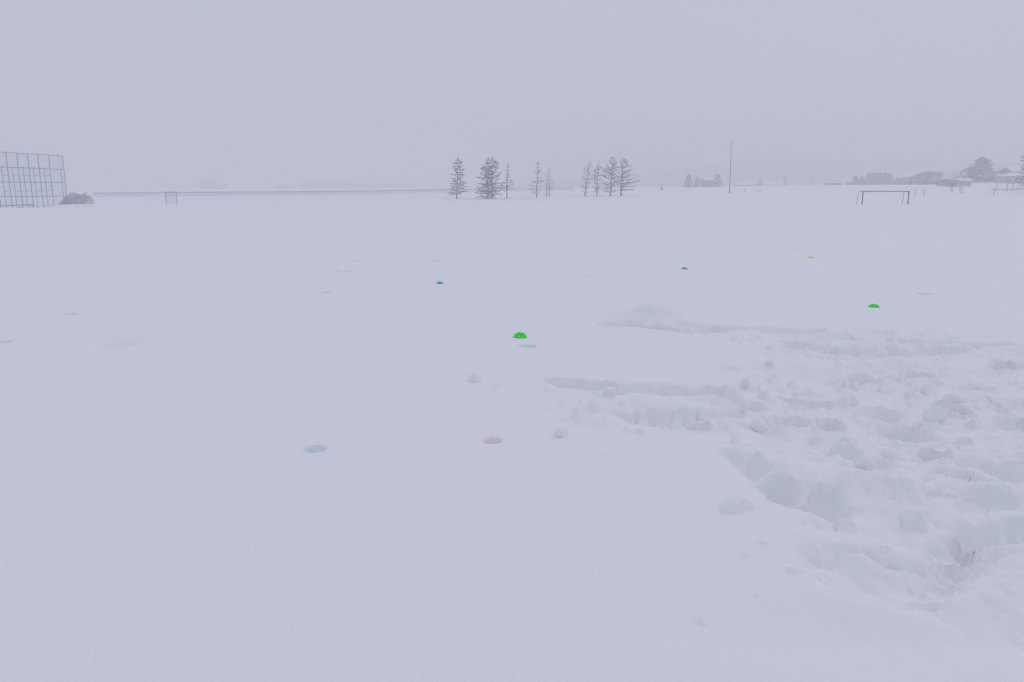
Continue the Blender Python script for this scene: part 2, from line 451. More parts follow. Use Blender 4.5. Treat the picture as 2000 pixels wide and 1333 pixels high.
M = {
    'snow': mat('snow', (.905, .908, .914), .75, .008, 1.7, spec=.12, bump=.32, bump_scale=48),
    'snow_cap': mat('snow_cap', (.88, .885, .90), .8, .02, 2, spec=.1),
    'green': mat('green_plastic', (.006, .80, .004), .35, .10, 9, spec=.25, snow=.07, snow_scale=60),
    'teal': mat('teal_plastic', (.02, .46, .50), .3, .1, 9, spec=.5),
    'sea': mat('sea_green_plastic', (.0, .45, .36), .3, .1, 9, spec=.5),
    'yellow': mat('yellow_plastic', (.85, .66, .20), .3, .1, 9, spec=.5),
    'ice': mat('ice_blue_plastic', (.55, .68, .74), .6, .1, 9, snow=0, snow_scale=22),
    'cyan': mat('cyan_plastic', (.60, .80, .80), .6, .1, 9, snow=0),
    'pink': mat('pink_plastic', (.82, .64, .69), .6, .1, 9, snow=0),
    'blue': mat('blue_plastic', (.30, .48, .72), .5, .1, 9, snow=0, snow_scale=22),
    'grey': mat('grey_plastic', (.80, .80, .84), .5, .1, 9, snow=.2, snow_scale=22),
    'steel': mat('galvanised_steel', (.24, .27, .44), .5, .2, 6, metal=.2),
    'wire': mat('galvanised_wire', (.30, .34, .48), .6, .1, 6),
    'goal': mat('dark_goal_paint', (.018, .022, .040), .5, .3, 3, spec=.3),
    'goal_thin': mat('thin_goal_tube', (.07, .075, .12), .5, .3, 3),
    'bluepaint': mat('blue_fence_paint', (.03, .07, .30), .5, .25, 2),
    'pole': mat('grey_flagpole', (.10, .11, .16), .5, .2, 2),
    'tarp': mat('grey_tarpaulin', (.38, .375, .43), .85, .3, 1.4, snow=.36, snow_scale=16),
    'rope': mat('rope', (.26, .26, .31), .9, .2, 8),
    'net': mat('blue_grey_net', (.24, .36, .42), .8, .2, 5),
    'red': mat('red_paint', (.50, .06, .07), .5, .15, 4),
    'bark': mat('bark', (.040, .037, .044), .95, .35, 3, snow=.18, snow_scale=5),
    'needle': mat('spruce_needles', (.016, .020, .026), .9, .4, 2),
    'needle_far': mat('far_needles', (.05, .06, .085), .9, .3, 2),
    'twig': mat('bare_twigs', (.075, .062, .062), .95, .3, 5),
    'weed': mat('dry_weeds', (.42, .38, .34), .95, .3, 5),
    'wall_blue': mat('lilac_blue_siding', (.16, .20, .40), .8, .1, 1.2),
    'wall_grey': mat('grey_siding', (.31, .32, .38), .8, .12, 1.2),
    'wall_pink': mat('pinkish_siding', (.52, .40, .41), .8, .1, 1.2),
    'wall_red': mat('red_brown_siding', (.27, .12, .14), .8, .2, 1.5, snow=.15, snow_scale=4),
    'wall_tan': mat('greenish_grey_siding', (.42, .43, .42), .8, .1, 1.5),
    'roof': mat('dark_roof_sheet', (.12, .12, .15), .6, .2, 1.5, snow=.30, snow_scale=1.4),
    'glass': mat('window_glass', (.06, .07, .09), .1, .2, 1, spec=.6),
    'frame': mat('window_frame', (.6, .6, .62), .5, .05, 2),
    'hill': mat('wooded_hill', (.08, .09, .12), .95, .3, .03),
    'bluecover': mat('blue_sheet', (.16, .24, .48), .6, .15, 1.5),
}

# ------------------------------------------------------------------ helpers
def link(o, parent=None):
    COL.objects.link(o)
    if parent is not None: o.parent = parent
    return o

def tag(o, label=None, cat=None, group=None, kind=None):
    if label: o['label'] = label
    if cat: o['category'] = cat
    if group: o['group'] = group
    if kind: o['kind'] = kind
    return o

def empty(name, loc, label=None, cat=None, group=None, rz=0.0):
    o = bpy.data.objects.new(name, None)
    o.location = loc; o.rotation_euler = (0, 0, rz); o.empty_display_size = .2
    link(o)
    return tag(o, label, cat, group)

class MB:
    """collects vertices and faces for one mesh"""
    def __init__(s): s.v = []; s.f = []; s.m = []
    def add(s, vs, fs, mi=0):
        b = len(s.v); s.v += [tuple(v) for v in vs]; s.f += [tuple(b + i for i in f) for f in fs]; s.m += [mi] * len(fs)
    def box(s, c, d, mi=0):
        x, y, z = c; a, b, e = d[0] / 2, d[1] / 2, d[2] / 2
        s.add([(x - a, y - b, z - e), (x + a, y - b, z - e), (x + a, y + b, z - e), (x - a, y + b, z - e), (x - a, y - b, z + e), (x + a, y - b, z + e), (x + a, y + b, z + e), (x - a, y + b, z + e)],
              [(3, 2, 1, 0), (4, 5, 6, 7), (0, 1, 5, 4), (1, 2, 6, 5), (2, 3, 7, 6), (3, 0, 4, 7)], mi)
    def tube(s, pts, rad, n=6, mi=0):
        pts = [Vector(p) for p in pts]
        if not isinstance(rad, (list, tuple)): rad = [rad] * len(pts)
        vs = []
        for i, p in enumerate(pts):
            d = (pts[min(i + 1, len(pts) - 1)] - pts[max(i - 1, 0)])
            if d.length < 1e-9: d = Vector((0, 0, 1))
            d.normalize()
            a = d.cross(Vector((0, 0, 1)) if abs(d.z) < .9 else Vector((1, 0, 0))).normalized(); b = d.cross(a)
            for k in range(n):
                t = 2 * math.pi * k / n
                vs.append(p + (a * math.cos(t) + b * math.sin(t)) * rad[i])
        fs = []
        for i in range(len(pts) - 1):
            for k in range(n):
                fs.append((i * n + k, i * n + (k + 1) % n, (i + 1) * n + (k + 1) % n, (i + 1) * n + k))
        fs.append(tuple(range(n))); fs.append(tuple(reversed(range((len(pts) - 1) * n, len(pts) * n))))
        s.add(vs, fs, mi)
    def prism(s, prof, y0, y1, mi=0):
        n = len(prof)
        vs = [(x, y0, z) for x, z in prof] + [(x, y1, z) for x, z in prof]
        fs = [tuple(range(n)), tuple(reversed(range(n, 2 * n)))] + [(i, i + n, (i + 1) % n + n, (i + 1) % n) for i in range(n)]
        s.add(vs, fs, mi)
    def build(s, name, mats, parent=None, smooth=False):
        me = bpy.data.meshes.new(name)
        me.from_pydata(s.v, [], s.f)
        if not isinstance(mats, (list, tuple)): mats = [mats]
        for m in mats: me.materials.append(M[m])
        if len(mats) > 1: me.polygons.foreach_set('material_index', s.m)
        if smooth: me.polygons.foreach_set('use_smooth', [True] * len(me.polygons))
        bm = bmesh.new(); bm.from_mesh(me); bmesh.ops.recalc_face_normals(bm, faces=bm.faces); bm.to_mesh(me); bm.free()
        me.update()
        return link(bpy.data.objects.new(name, me), parent)

# ------------------------------------------------------------------ the snow sheet
me = bpy.data.meshes.new('snow_ground')
me.vertices.add(len(co)); me.vertices.foreach_set('co', co.ravel())
me.loops.add(quads.size); me.loops.foreach_set('vertex_index', quads.ravel().astype(np.int32))
me.polygons.add(len(quads)); me.polygons.foreach_set('loop_start', np.arange(0, quads.size, 4, dtype=np.int32))
me.polygons.foreach_set('use_smooth', np.ones(len(quads), bool))
me.materials.append(M['snow']); me.update(); me.validate()
ground = link(bpy.data.objects.new('snow_ground', me))
tag(ground, 'even white snow field trampled into clods at the lower right', 'snow', kind='structure')

# far wooded hills, almost lost in the falling snow
def hill(x0, x1, D, peaks, name, label):
    n = 90; vs = []; fs = []
    prof = []
    for j, (dd, k) in enumerate([(0, 0), (120, .45), (260, .85), (380, 1.0), (560, .8), (800, 0)]):
        for i in range(n + 1):
            t = i / n; x = x0 + (x1 - x0) * t
            h = 0
            for c, w, a in peaks: h += a * math.exp(-((x - c) / w) ** 2)
            h *= min(1, t * 6, (1 - t) * 6)
            h *= 1 + .10 * float(pnoise(np.array([x * .011]), np.array([dd * .011]), 5)[0]) + .05 * float(pnoise(np.array([x * .05]), np.array([dd * .05]), 6)[0])
            vs.append((x, D + dd, float(far_h(x, D + dd)) - 1.5 + h * k))
    for j in range(5):
        for i in range(n):
            a = j * (n + 1) + i; fs.append((a, a + 1, a + n + 2, a + n + 1))
    m = MB(); m.add(vs, fs); o = m.build(name, 'hill', None, True)
    return tag(o, label, 'hill', kind='structure')
hill(-60, 1250, 720, [(330, 200, 36), (640, 220, 34), (70, 90, 20)], 'hills', 'low wooded hills fading into the falling snow at the right')

# ------------------------------------------------------------------ balls
def ball_mesh(r):
    m = MB(); nl, ns = 14, 24
    vs = [(0, 0, r)]
    for i in range(1, nl):
        t = math.pi * i / nl
        for k in range(ns):
            a = 2 * math.pi * k / ns
            vs.append((r * math.sin(t) * math.cos(a), r * math.sin(t) * math.sin(a), r * math.cos(t)))
    vs.append((0, 0, -r))
    fs = [(0, 1 + k, 1 + (k + 1) % ns) for k in range(ns)]
    for i in range(nl - 2):
        for k in range(ns):
            a = 1 + i * ns
            fs.append((a + k, a + ns + k, a + ns + (k + 1) % ns, a + (k + 1) % ns))
    L = len(vs) - 1; a = 1 + (nl - 2) * ns
    fs += [(L, a + (k + 1) % ns, a + k) for k in range(ns)]
    m.add(vs, fs)
    return m
def ball(loc, r, key, label, group, rot):
    t = empty('play_ball', loc, label, 'ball', group)
    t.rotation_euler = rot
    ball_mesh(r).build('shell', key, t, True)
    m = MB()                                            # the moulded seam and the valve
    pts = [(math.cos(a) * r * 1.0, math.sin(a) * r * 1.0, 0) for a in np.linspace(0, 2 * math.pi, 25)]
    m.tube(pts, r * .018, 5)
    m.build('seam', key, t, True)
    return t
for (bx, by), b in zip(ball_pos, BALLS):
    px, py, r, up, key, label = b
    i = int(np.searchsorted(R_, by + r * 1.9)); j = int(np.searchsorted(C_, bx / (3 + by)))
    g = float(Z[i, j])                                  # the snow beside the ball
    if up < 0: r *= 1.5                                 # only the crown of a larger ball shows in the dimple
    ball((bx, by, g + up - r), r, key, label, 'coloured balls sunk in the snow', (.5 + px % 3 * .4, px % 5 * .5, px % 7))

# snow clods one can tell apart
def clod(px, py, r, label, squash=.8, seed=1):
    cx, cy = ground_px(px, py)
    g = surf(cx, cy)
    bm = bmesh.new(); bmesh.ops.create_icosphere(bm, subdivisions=4, radius=1)
    P = np.array([v.co for v in bm.verts])
    rs = np.random.RandomState(seed)
    f = np.ones(len(P))
    for k in range(14):                                 # broken facets: cut the ball with random planes
        n = rs.normal(size=3); n /= np.linalg.norm(n); d = rs.uniform(.62, .95)
        q = P @ n
        f = np.where(q > d, np.minimum(f, d / np.maximum(q, 1e-6) * .97 + .03), f)
    Q = P * f[:, None]
    nz = fbm(Q[:, 0] * 2.5 + seed, Q[:, 1] * 2.5 + Q[:, 2] * 2.1, 4, seed)
    Q *= (1 + .09 * nz)[:, None]
    Q *= np.array([r, r * .85, r * squash])
    for v, q in zip(bm.verts, Q): v.co = q
    me = bpy.data.meshes.new('snow_clod'); bm.to_mesh(me); bm.free()
    me.polygons.foreach_set('use_smooth', [True] * len(me.polygons)); me.materials.append(M['snow'])
    o = link(bpy.data.objects.new('snow_clod', me)); o.location = (cx, cy, g + r * squash * .22); o.rotation_euler = (0, 0, seed)
    tag(o, label, 'snow clod', 'loose snow clods')
clod(929, 746, .085, 'lone snow clod lying left of the furrow in smooth snow', .8, 3)
clod(1097, 852, .07, 'round snow clod at the left end of the trampled snow', .85, 5)
clod(1458, 752, .08, 'pointed snow clod between the furrow and the trampled snow', 1.0, 8)
clod(1268, 636, .10, 'snow lump lying in the hollow before the far mound', .8, 12)
clod(1826, 812, .10, 'rounded snow block beside the darkest boot hole on the right', .95, 15)
clod(1866, 776, .11, 'snow block on the far lip of the darkest boot hole', .7, 18)
clod(1190, 772, .07, 'snow clod on the near lip of the left furrow', .9, 21)
clod(1484, 822, .075, 'snow clod standing up left of the boot holes', 1.0, 24)
clod(1502, 714, .06, 'blocky snow clod at the far left corner of the trampled snow', .9, 27)
clod(1688, 918, .08, 'snow clod at the middle of the trampled snow', .9, 30)

# ------------------------------------------------------------------ ball games: goals
def goal(pxl, pxr, D, vis, label):
    xl, _ = at(pxl, D); xr, _ = at(pxr, D)
    cx = (xl + xr) / 2; w = xr - xl
    g = min(float(surf(xl, D)), float(surf(xr, D)))
    t = empty('football_goal', (cx, D, g), label, 'goal', 'football goals on the snow field')
    h = vis; r = .062; depth = 1.45
    for s in (-1, 1):
        m = MB(); m.box((s * w / 2, 0, h / 2 - .25), (.108, .108, h + .5)); m.build('goal_post', 'goal', t)
        m = MB(); m.tube([(s * w / 2, .07, h - .02), (s * w / 2, depth * .75, h - .02), (s * w / 2, depth * .93, h - .10), (s * w / 2, depth, h - .32), (s * w / 2, depth + .22, -.5)], .034, 8)
        m.build('back_stay', 'goal_thin', t)
    m = MB(); m.box((0, -.003, h), (w + .112, .112, .106)); m.build('crossbar', 'goal', t)
    m = MB(); m.tube([(-w / 2, depth + .2, -.25), (w / 2, depth + .2, -.25)], .03, 6); m.build('ground_bar', 'goal_thin', t)
    for s in (-1, 1):
        m = MB(); m.box((s * (w / 2 - .11), 0, h - .105), (.16, .09, .085)); m.build('corner_bracket', 'goal', t)
    # wind-blown snow sticking to the bar
    rr = random.Random(int(pxl)); m = MB(); x = -w / 2
    while x < w / 2 - .3:
        l = rr.uniform(.1, .5)
        if rr.random() < .45: m.box((x + l / 2, rr.uniform(-.03, .03), h + .072), (l, .07, .03))
        x += l + rr.uniform(.02, .3)
    tag(m.build('snow_crust', 'snow_cap', t), kind='stuff')
goal(1686, 1776, 108, 1.80, 'dark goal frame standing in the snow, whole in view')
goal(1942, 2046, 180, 1.78, 'dark goal frame farther back, cut by the right picture edge')

# ------------------------------------------------------------------ backstop at the left
def backstop():
    DL, DR = 93.0, 105.0
    def P(px): # distance along the run
        return DR + (px - 122) / (0 - 122) * (DL - DR)
    xr, _ = at(122, DR)
    t = empty('baseball_backstop', (xr, DR, surf(xr, DR)), 'tall steel baseball backstop of posts and rails at the left edge', 'backstop')
    o = Vector((xr, DR, surf(xr, DR)))
    def W(px, py):
        D = P(px); x, z = at(px, D, py); return Vector((x, D, z)) - o
    tops = [(122, 305), (94.5, 304.6), (73.5, 303), (53.5, 301.5), (32.5, 300), (11, 298), (-12, 296.3), (-36, 294.5), (-60, 293)]
    bot = []
    for i, (px, py) in enumerate(tops):
        a = W(px, py); D = P(px)
        g = surf(a.x + o.x, D) - o.z
        a2 = Vector((a.x, a.y, g - .4)); bot.append(a2)
        m = MB(); m.tube([a, a2], .042, 8); m.build('post', 'steel', t)
        if i == 0:
            b = W(px - 4.5, 331)
        else:
            b = W(px - 10, 327.5 - i * .4)
        # the lattice leg behind each post
        off = Vector((b.x - a.x, .35, 0))
        top = Vector((b.x, b.y + .12, b.z)); b2 = Vector((b.x, b.y + .12, g - .4))
        m = MB(); m.tube([top, b2], .034, 8); m.build('rear_leg', 'steel', t)
        z = top.z - 1.0
        while z > g + .15:
            m = MB(); m.tube([(a.x, a.y, z), (b.x, b.y + .12, z)], .030, 6); m.build('rung', 'steel', t)
            z -= 1.93
    zl = [W(122, p).z for p in (305, 331.3, 357.3, 383.5)]
    z0 = [W(0, p).z for p in (297.3, 326.5, 355.8, 384.3)]
    for a, b in zip(zl, z0):
        p0, p1 = W(122, 305), W(0, 297); e = (p1 - p0) * (185 / 122)
        m = MB(); m.tube([(p0.x, p0.y, a), (p0.x + e.x, p0.y + e.y, a + (b - a) * 185 / 122)], .037, 8); m.build('rail', 'steel', t)
    p0, p1 = W(66, 400), W(-60, 411)
    gz = lambda p: surf(p.x + o.x, p.y + o.y) - o.z
    m = MB(); m.tube([(p0.x, p0.y - .05, gz(p0) + .42), (p1.x, p1.y - .05, gz(p1) + .42)], .055, 8); m.build('rail', 'steel', t)
    # wire netting
    p0, p1 = W(122, 305), W(-60, 293); ht = zl[0]
    m = MB(); n = int((p1 - p0).length / .13)
    for i in range(n + 1):
        p = p0.lerp(p1, i / n); ztop = zl[0] + (z0[0] - zl[0]) * (i / n) * 1.49
        m.tube([(p.x, p.y + .06, ztop), (p.x, p.y + .06, gz(p) - .2)], .0045, 3)
    for k in range(56):
        z = -.2 + k * .13
        if z < ht: m.tube([(p0.x, p0.y + .07, z), (p1.x, p1.y + .07, z)], .0045, 3)
    tag(m.build('wire_netting', 'wire', t), kind='stuff')
backstop()

# ------------------------------------------------------------------ tarpaulin-covered heap
def tarp_heap():
    D = 107.0
    x0, _ = at(120, D); x1, _ = at(176, D)
    cx = (x0 + x1) / 2; w = x1 - x0
    g = surf(cx, D)
    t = empty('covered_heap', (cx, D, g), 'grey tarpaulin-covered heap half buried in snow beside the backstop', 'heap')
    top = [(-.5, .2), (-.47, .55), (-.36, .95), (-.22, 1.42), (-.10, 1.68), (.0, 1.55), (.08, 1.34), (.2, 1.16), (.34, 1.22), (.43, 1.30), (.455, 1.2), (.47, .1), (.5, -.2)]
    xs = [a for a, b in top]; zs = [b for a, b in top]
    nx, ny = 48, 20; vs = []; fs = []
    for j in range(ny + 1):
        v = j / ny * 2 - 1
        for i in range(nx + 1):
            u = i / nx - .5
            h = np.interp(u, xs, zs)
            k = max(0.0, 1 - abs(v) ** 3.5)
            y_ = v * (1.25 - .25 * u) 
            pl = .10 * math.sin(u * 34 + v * 3) * (1 - k * .6) + .06 * math.sin(u * 61 + v * 7)
            z = (h + pl * .5) * (k ** .45) - .35 * (1 - k)
            vs.append((u * w, y_ + pl * .7 * abs(v), z))
    for j in range(ny):
        for i in range(nx):
            a = j * (nx + 1) + i; fs.append((a, a + 1, a + nx + 2, a + nx + 1))
    m = MB(); m.add(vs, fs); m.build('tarpaulin', 'tarp', t)
    m = MB()                                            # the loose corner of the sheet, standing up stiff with frost
    a, b, c, d = (.08 * w, 1.20), (.30 * w, 1.36), (.50 * w, 1.74), (.43 * w, .1)
    m.prism([a, b, c, (.46 * w, 1.25), d, (.12 * w, .1)], -.95, -.90); m.build('loose_corner', 'tarp', t)
    for u in (-.28, .1):
        h = np.interp(u, xs, zs)
        m = MB(); m.tube([(u * w, -1.32, -.1), (u * w, -1.1, h * .75), (u * w, -.4, h + .05), (u * w, .4, h + .05), (u * w, 1.1, h * .7), (u * w, 1.3, -.1)], .022, 5); m.build('rope', 'rope', t, True)
    m = MB(); m.tube([(w * .445, -.85, -.3), (w * .47, -.85, 1.30)], .04, 6); m.build('corner_stake', 'rope', t)
tarp_heap()

# small net frame left of the heap
def net_frame():
    D = 107.0
    x0, _ = at(322.5, D); x1, _ = at(343.5, D); w = x1 - x0; cx = (x0 + x1) / 2; g = surf(cx, D)
    t = empty('net_screen', (cx, D, g), 'small two-post net screen standing alone in the snow before the fence', 'net screen')
    h = 1.68
    for s in (-1, 1):
        m = MB(); m.tube([(s * w / 2, 0, h), (s * w / 2, 0, -.4)], .032, 8); m.build('post', 'goal_thin', t)
    m = MB(); m.tube([(-w / 2, 0, h), (w / 2, 0, h)], .026, 6); m.build('top_bar', 'steel', t)
    m = MB()
    for i in range(31): m.tube([(-w / 2 + w * i / 30, .02, h), (-w / 2 + w * i / 30, .02, -.1)], .003, 3)
    for k in range(36): m.tube([(-w / 2, .03, -.05 + k * .048), (w / 2, .03, -.05 + k * .048)], .003, 3)
    tag(m.build('netting', 'net', t), kind='stuff')
net_frame()

# ------------------------------------------------------------------ blue lattice fence
def fence():
    path = [(182, 240), (400, 250), (700, 275), (900, 300), (1122, 335)]
    pts = []
    for px, D in path:
        x, _ = at(px, D); pts.append(Vector((x, D, 0)))
    seg = []; L = [0]
    for a, b in zip(pts[:-1], pts[1:]): L.append(L[-1] + (b - a).length)
    def along(s):
        for k in range(len(L) - 1):
            if s <= L[k + 1] or k == len(L) - 2:
                p = pts[k].lerp(pts[k + 1], (s - L[k]) / (L[k + 1] - L[k])); break
        return Vector((p.x, p.y, surf(p.x, p.y)))
    N = 46; T = L[-1]
    o = along(0)
    t = empty('lattice_fence', o, 'long low blue lattice fence running across the far side of the field', 'fence')
    for k in range(N + 1):
        p = along(T * k / N) - o
        m = MB(); m.tube([p + Vector((0, 0, -.3)), p + Vector((0, 0, 1.17))], .045, 6); m.build('post', 'bluepaint', t)
        if k == N: break
        q = along(T * (k + 1) / N) - o
        m = MB(); m.tube([p + Vector((0, 0, 1.14)), q + Vector((0, 0, 1.14))], .12, 6); m.build('top_rail', 'bluepaint', t)
        m = MB(); n = 4
        for c in range(n):
            for (f0, f1) in ((c / n, (c + 1) / n),):
                a, b = p.lerp(q, f0), p.lerp(q, f1)
                lo, hi = Vector((0, 0, -.15)), Vector((0, 0, 1.10)); e = Vector((0, .04, 0))
                m.tube([a + lo, b + hi], .05, 4); m.tube([a + hi + e, b + lo + e], .05, 4)
        m.build('lattice_panel', 'bluepaint', t)
fence()

# ------------------------------------------------------------------ spruces
def spruce(px0, px1, ytop, D, label, left, right, dens, ang, seed, trunk_r=.13, bare=0.0, first=.12, whorls=24, group='spruces standing in the field', nm='needle', spray=.36, name='spruce_tree'):
    """left and right: list of (height fraction, reach in metres); ang: rise of the boughs in degrees at the foot and at the top"""
    rr = random.Random(seed)
    x0, _ = at(px0, D); xt, zt = at(px1, D, ytop)
    g = surf(x0, D); Ht = zt - g
    t = empty(name, (x0, D, g), label, 'tree', group)
    lean = xt - x0
    def axis(f): return Vector((lean * (f ** 1.2) + .05 * math.sin(f * 9 + seed), .05 * math.sin(f * 7 + seed * 2), Ht * f))
    m = MB(); fr = [-.05, 0, .02, .1, .25, .4, .55, .7, .85, .95, 1.0]
    m.tube([axis(max(f, 0)) + Vector((0, 0, -.4 if f < 0 else 0)) for f in fr], [trunk_r * (1.35 if f <= 0 else 1.0) * (1 - .9 * max(f, 0)) + .012 for f in fr], 8)
    m.build('trunk', 'bark', t, True)
    lz = [a for a, b in left]; lw = [b for a, b in left]; rz = [a for a, b in right]; rw = [b for a, b in right]
    m = MB()
    def leaf(p, d, L, w, mi=0):
        d = d.normalized(); s = d.cross(Vector((rr.uniform(-.6, .6), rr.uniform(-.6, .6), 1))).normalized() * w
        up = s.cross(d).normalized() * w * .7
        m.add([p - s * .5, p + d * L * .5 - s, p + d * L, p + d * L * .5 + s, p + s * .5, p + d * L * .45 + up], [(0, 1, 5), (1, 2, 5), (2, 3, 5), (3, 4, 5), (4, 0, 5)], mi)
    whorls = int(whorls * .82)
    for i in range(whorls):
        f = first + (1 - first) * (i + rr.uniform(-.3, .3)) / whorls
        f = min(max(f, .03), .985)
        nb = rr.choice([3, 4, 4, 5]) if f < .9 else 3
        a0 = rr.uniform(0, 6.28)
        for k in range(nb):
            a = a0 + 6.283 * k / nb + rr.uniform(-.35, .35)
            c = math.cos(a)
            reach = np.interp(f, lz, lw) if c < 0 else np.interp(f, rz, rw)
            reach *= 1.12 * (abs(c) + .85 * (1 - abs(c))) * rr.uniform(.70, 1.10)
            if reach < .06 or rr.random() < .08: continue
            el = math.radians(np.interp(f, [0, 1], ang) + rr.uniform(-9, 9))
            out = Vector((math.cos(a), math.sin(a), 0))
            p0 = axis(f); p1 = p0 + out * reach * .45 * math.cos(el) + Vector((0, 0, reach * .45 * math.sin(el)))
            el2 = el + math.radians(rr.uniform(-6, 24))
            p2 = p1 + out * reach * .55 * math.cos(el2) + Vector((0, 0, reach * .55 * math.sin(el2)))
            br = .013 + .016 * reach
            m.tube([p0, p1, p2], [br, br * .75, br * .35], 4, 1)
            if rr.random() < bare:                      # a bare bough: forked twigs only
                for q in range(int(3 + reach * 2)):
                    s = rr.uniform(.3, .98); b = p0.lerp(p1, s / .45) if s < .45 else p1.lerp(p2, (s - .45) / .55)
                    side = rr.choice((-1, 1)); dv = (out * .8 + Vector((-out.y, out.x, 0)) * side * .7 + Vector((0, 0, rr.uniform(-.1, .4)))).normalized()
                    m.tube([b, b + dv * rr.uniform(.15, .45) * min(1, reach)], [.011, .006], 3, 1)
                continue
            n = int(1.45 * dens * (reach * 5 + 3))
            for q in range(n):
                s = rr.uniform(.12, 1.0) ** .8
                b = p0.lerp(p1, s / .45) if s < .45 else p1.lerp(p2, (s - .45) / .55)
                dv = out * rr.uniform(.2, 1) + Vector((-out.y, out.x, 0)) * rr.uniform(-.8, .8) + Vector((0, 0, rr.uniform(-.34, .12)))
                leaf(b, dv, spray * rr.uniform(.6, 1.25) * (.55 + .45 * min(1, reach)), .075 * rr.uniform(.7, 1.4), 0 if rr.random() < .88 else 2)
    for q in range(int(8 * dens)):                      # the tip
        leaf(axis(rr.uniform(.93, 1.0)), Vector((rr.uniform(-.6, .6), rr.uniform(-.6, .6), rr.uniform(.1, 1))), .22, .05)
    m.build('crown', [nm, 'bark', 'snow_cap'], t)
    return t

S = spruce
S(892, 894.5, 308, 172, 'leftmost dark spruce of the field, dense crown on a bare foot of trunk', [(.1, .2), (.13, 2.0), (.2, 1.7), (.3, 1.4), (.5, 1.1), (.7, 1.15), (.85, .75), (1, .12)], [(.1, .2), (.16, 2.1), (.3, 2.0), (.45, 1.7), (.6, 1.6), (.75, 1.35), (.9, .9), (1, .12)], 2.7, (-14, 6), 11, .14, .04, .13, 26)
S(952.6, 953, 309.5, 172, 'densest spruce, left trunk of the close pair in the left clump', [(.02, .6), (.06, 2.6), (.2, 2.4), (.4, 2.35), (.55, 2.0), (.7, 1.5), (.85, .7), (1, .1)], [(.02, .5), (.06, 1.8), (.3, 1.8), (.6, 1.4), (.85, .55), (1, .1)], 3.0, (-10, 22), 12, .15, .05, .05, 30)
S(961.2, 961.8, 307, 173.5, 'dense spruce with forked tip, right trunk of the close pair', [(.04, .6), (.1, 1.6), (.4, 1.5), (.7, .8), (1, .2)], [(.05, .8), (.1, 2.6), (.3, 2.1), (.5, 2.0), (.7, 1.7), (.83, 1.25), (.93, .45), (1, .25)], 2.4, (-8, 22), 13, .12, .10, .06, 26)
S(989.6, 991.5, 320, 173, 'thin sparse spruce just right of the dense close pair', [(.1, .2), (.28, 2.3), (.42, 1.2), (.5, .5), (.65, .3), (.8, .3), (.92, .6), (1, .15)], [(.1, .2), (.3, 2.0), (.4, 1.7), (.52, .9), (.65, .3), (.8, .4), (.92, .65), (1, .15)], 1.3, (-4, 25), 14, .11, .35, .26, 15)
S(1048.2, 1050.5, 316, 178, 'slim spruce with level boughs, left of the two bare stems', [(.05, .8), (.2, 1.5), (.4, 1.5), (.6, 1.1), (.75, .9), (.92, .5), (1, .1)], [(.05, .8), (.2, .9), (.4, 1.9), (.55, 1.3), (.7, 1.3), (.8, .7), (.92, .7), (1, .2)], 1.0, (-4, 18), 15, .12, .35, .07, 15)
S(1067.8, 1069.2, 334, 178.5, 'left one of two slender bare stems standing close together', [(.05, .9), (.3, 1.0), (.6, .9), (.85, .6), (1, .1)], [(.05, .3), (.5, .4), (1, .1)], .5, (8, 40), 16, .09, .92, .08, 13)
S(1072.8, 1072.2, 328, 179, 'right one of two slender bare stems standing close together', [(.05, .3), (.5, .5), (.8, .6), (1, .15)], [(.05, .5), (.25, 1.5), (.5, 1.1), (.75, .9), (.9, .7), (1, .2)], .5, (4, 45), 17, .09, .9, .1, 14)
S(1142.6, 1152.3, 314, 182, 'leaning thin spruce with bare upswept twigs at the left of the right clump', [(.1, .6), (.3, 2.3), (.45, 1.7), (.6, 1.5), (.8, 1.0), (.95, .5), (1, .2)], [(.1, .6), (.3, 1.2), (.6, 1.1), (.8, 1.2), (.95, .5), (1, .2)], .55, (14, 34), 18, .13, .78, .1, 24)
S(1165.8, 1169.8, 316, 182, 'slender dark spruce between the leaning one and the tall one', [(.05, .6), (.15, 1.0), (.4, 1.3), (.6, 1.5), (.7, 1.1), (.85, .4), (1, .15)], [(.05, .5), (.2, .9), (.5, .9), (.7, .6), (.85, .8), (.92, .6), (1, .25)], 1.3, (2, 24), 19, .11, .3, .07, 22)
S(1192.3, 1196.5, 306, 183, 'tallest dark spruce in the right clump', [(.05, 1.8), (.15, 2.0), (.35, 2.4), (.5, 2.2), (.68, 2.2), (.8, 1.2), (.92, .6), (1, .15)], [(.05, .8), (.2, 1.3), (.45, 1.5), (.7, 1.5), (.85, .9), (.95, .5), (1, .25)], 1.6, (0, 18), 20, .16, .18, .08, 28)
S(1213.5, 1216.5, 308.5, 183.5, 'wide spruce with long level boughs at the right end of the right clump', [(.04, 1.4), (.12, 1.5), (.3, 1.3), (.6, 1.2), (.8, .9), (.95, .3), (1, .3)], [(.08, .5), (.18, 3.6), (.3, 4.0), (.45, 3.9), (.56, 2.4), (.68, 3.6), (.76, 1.8), (.88, 1.4), (.95, .4), (1, .35)], 1.25, (4, 20), 22, .19, .35, .13, 26)

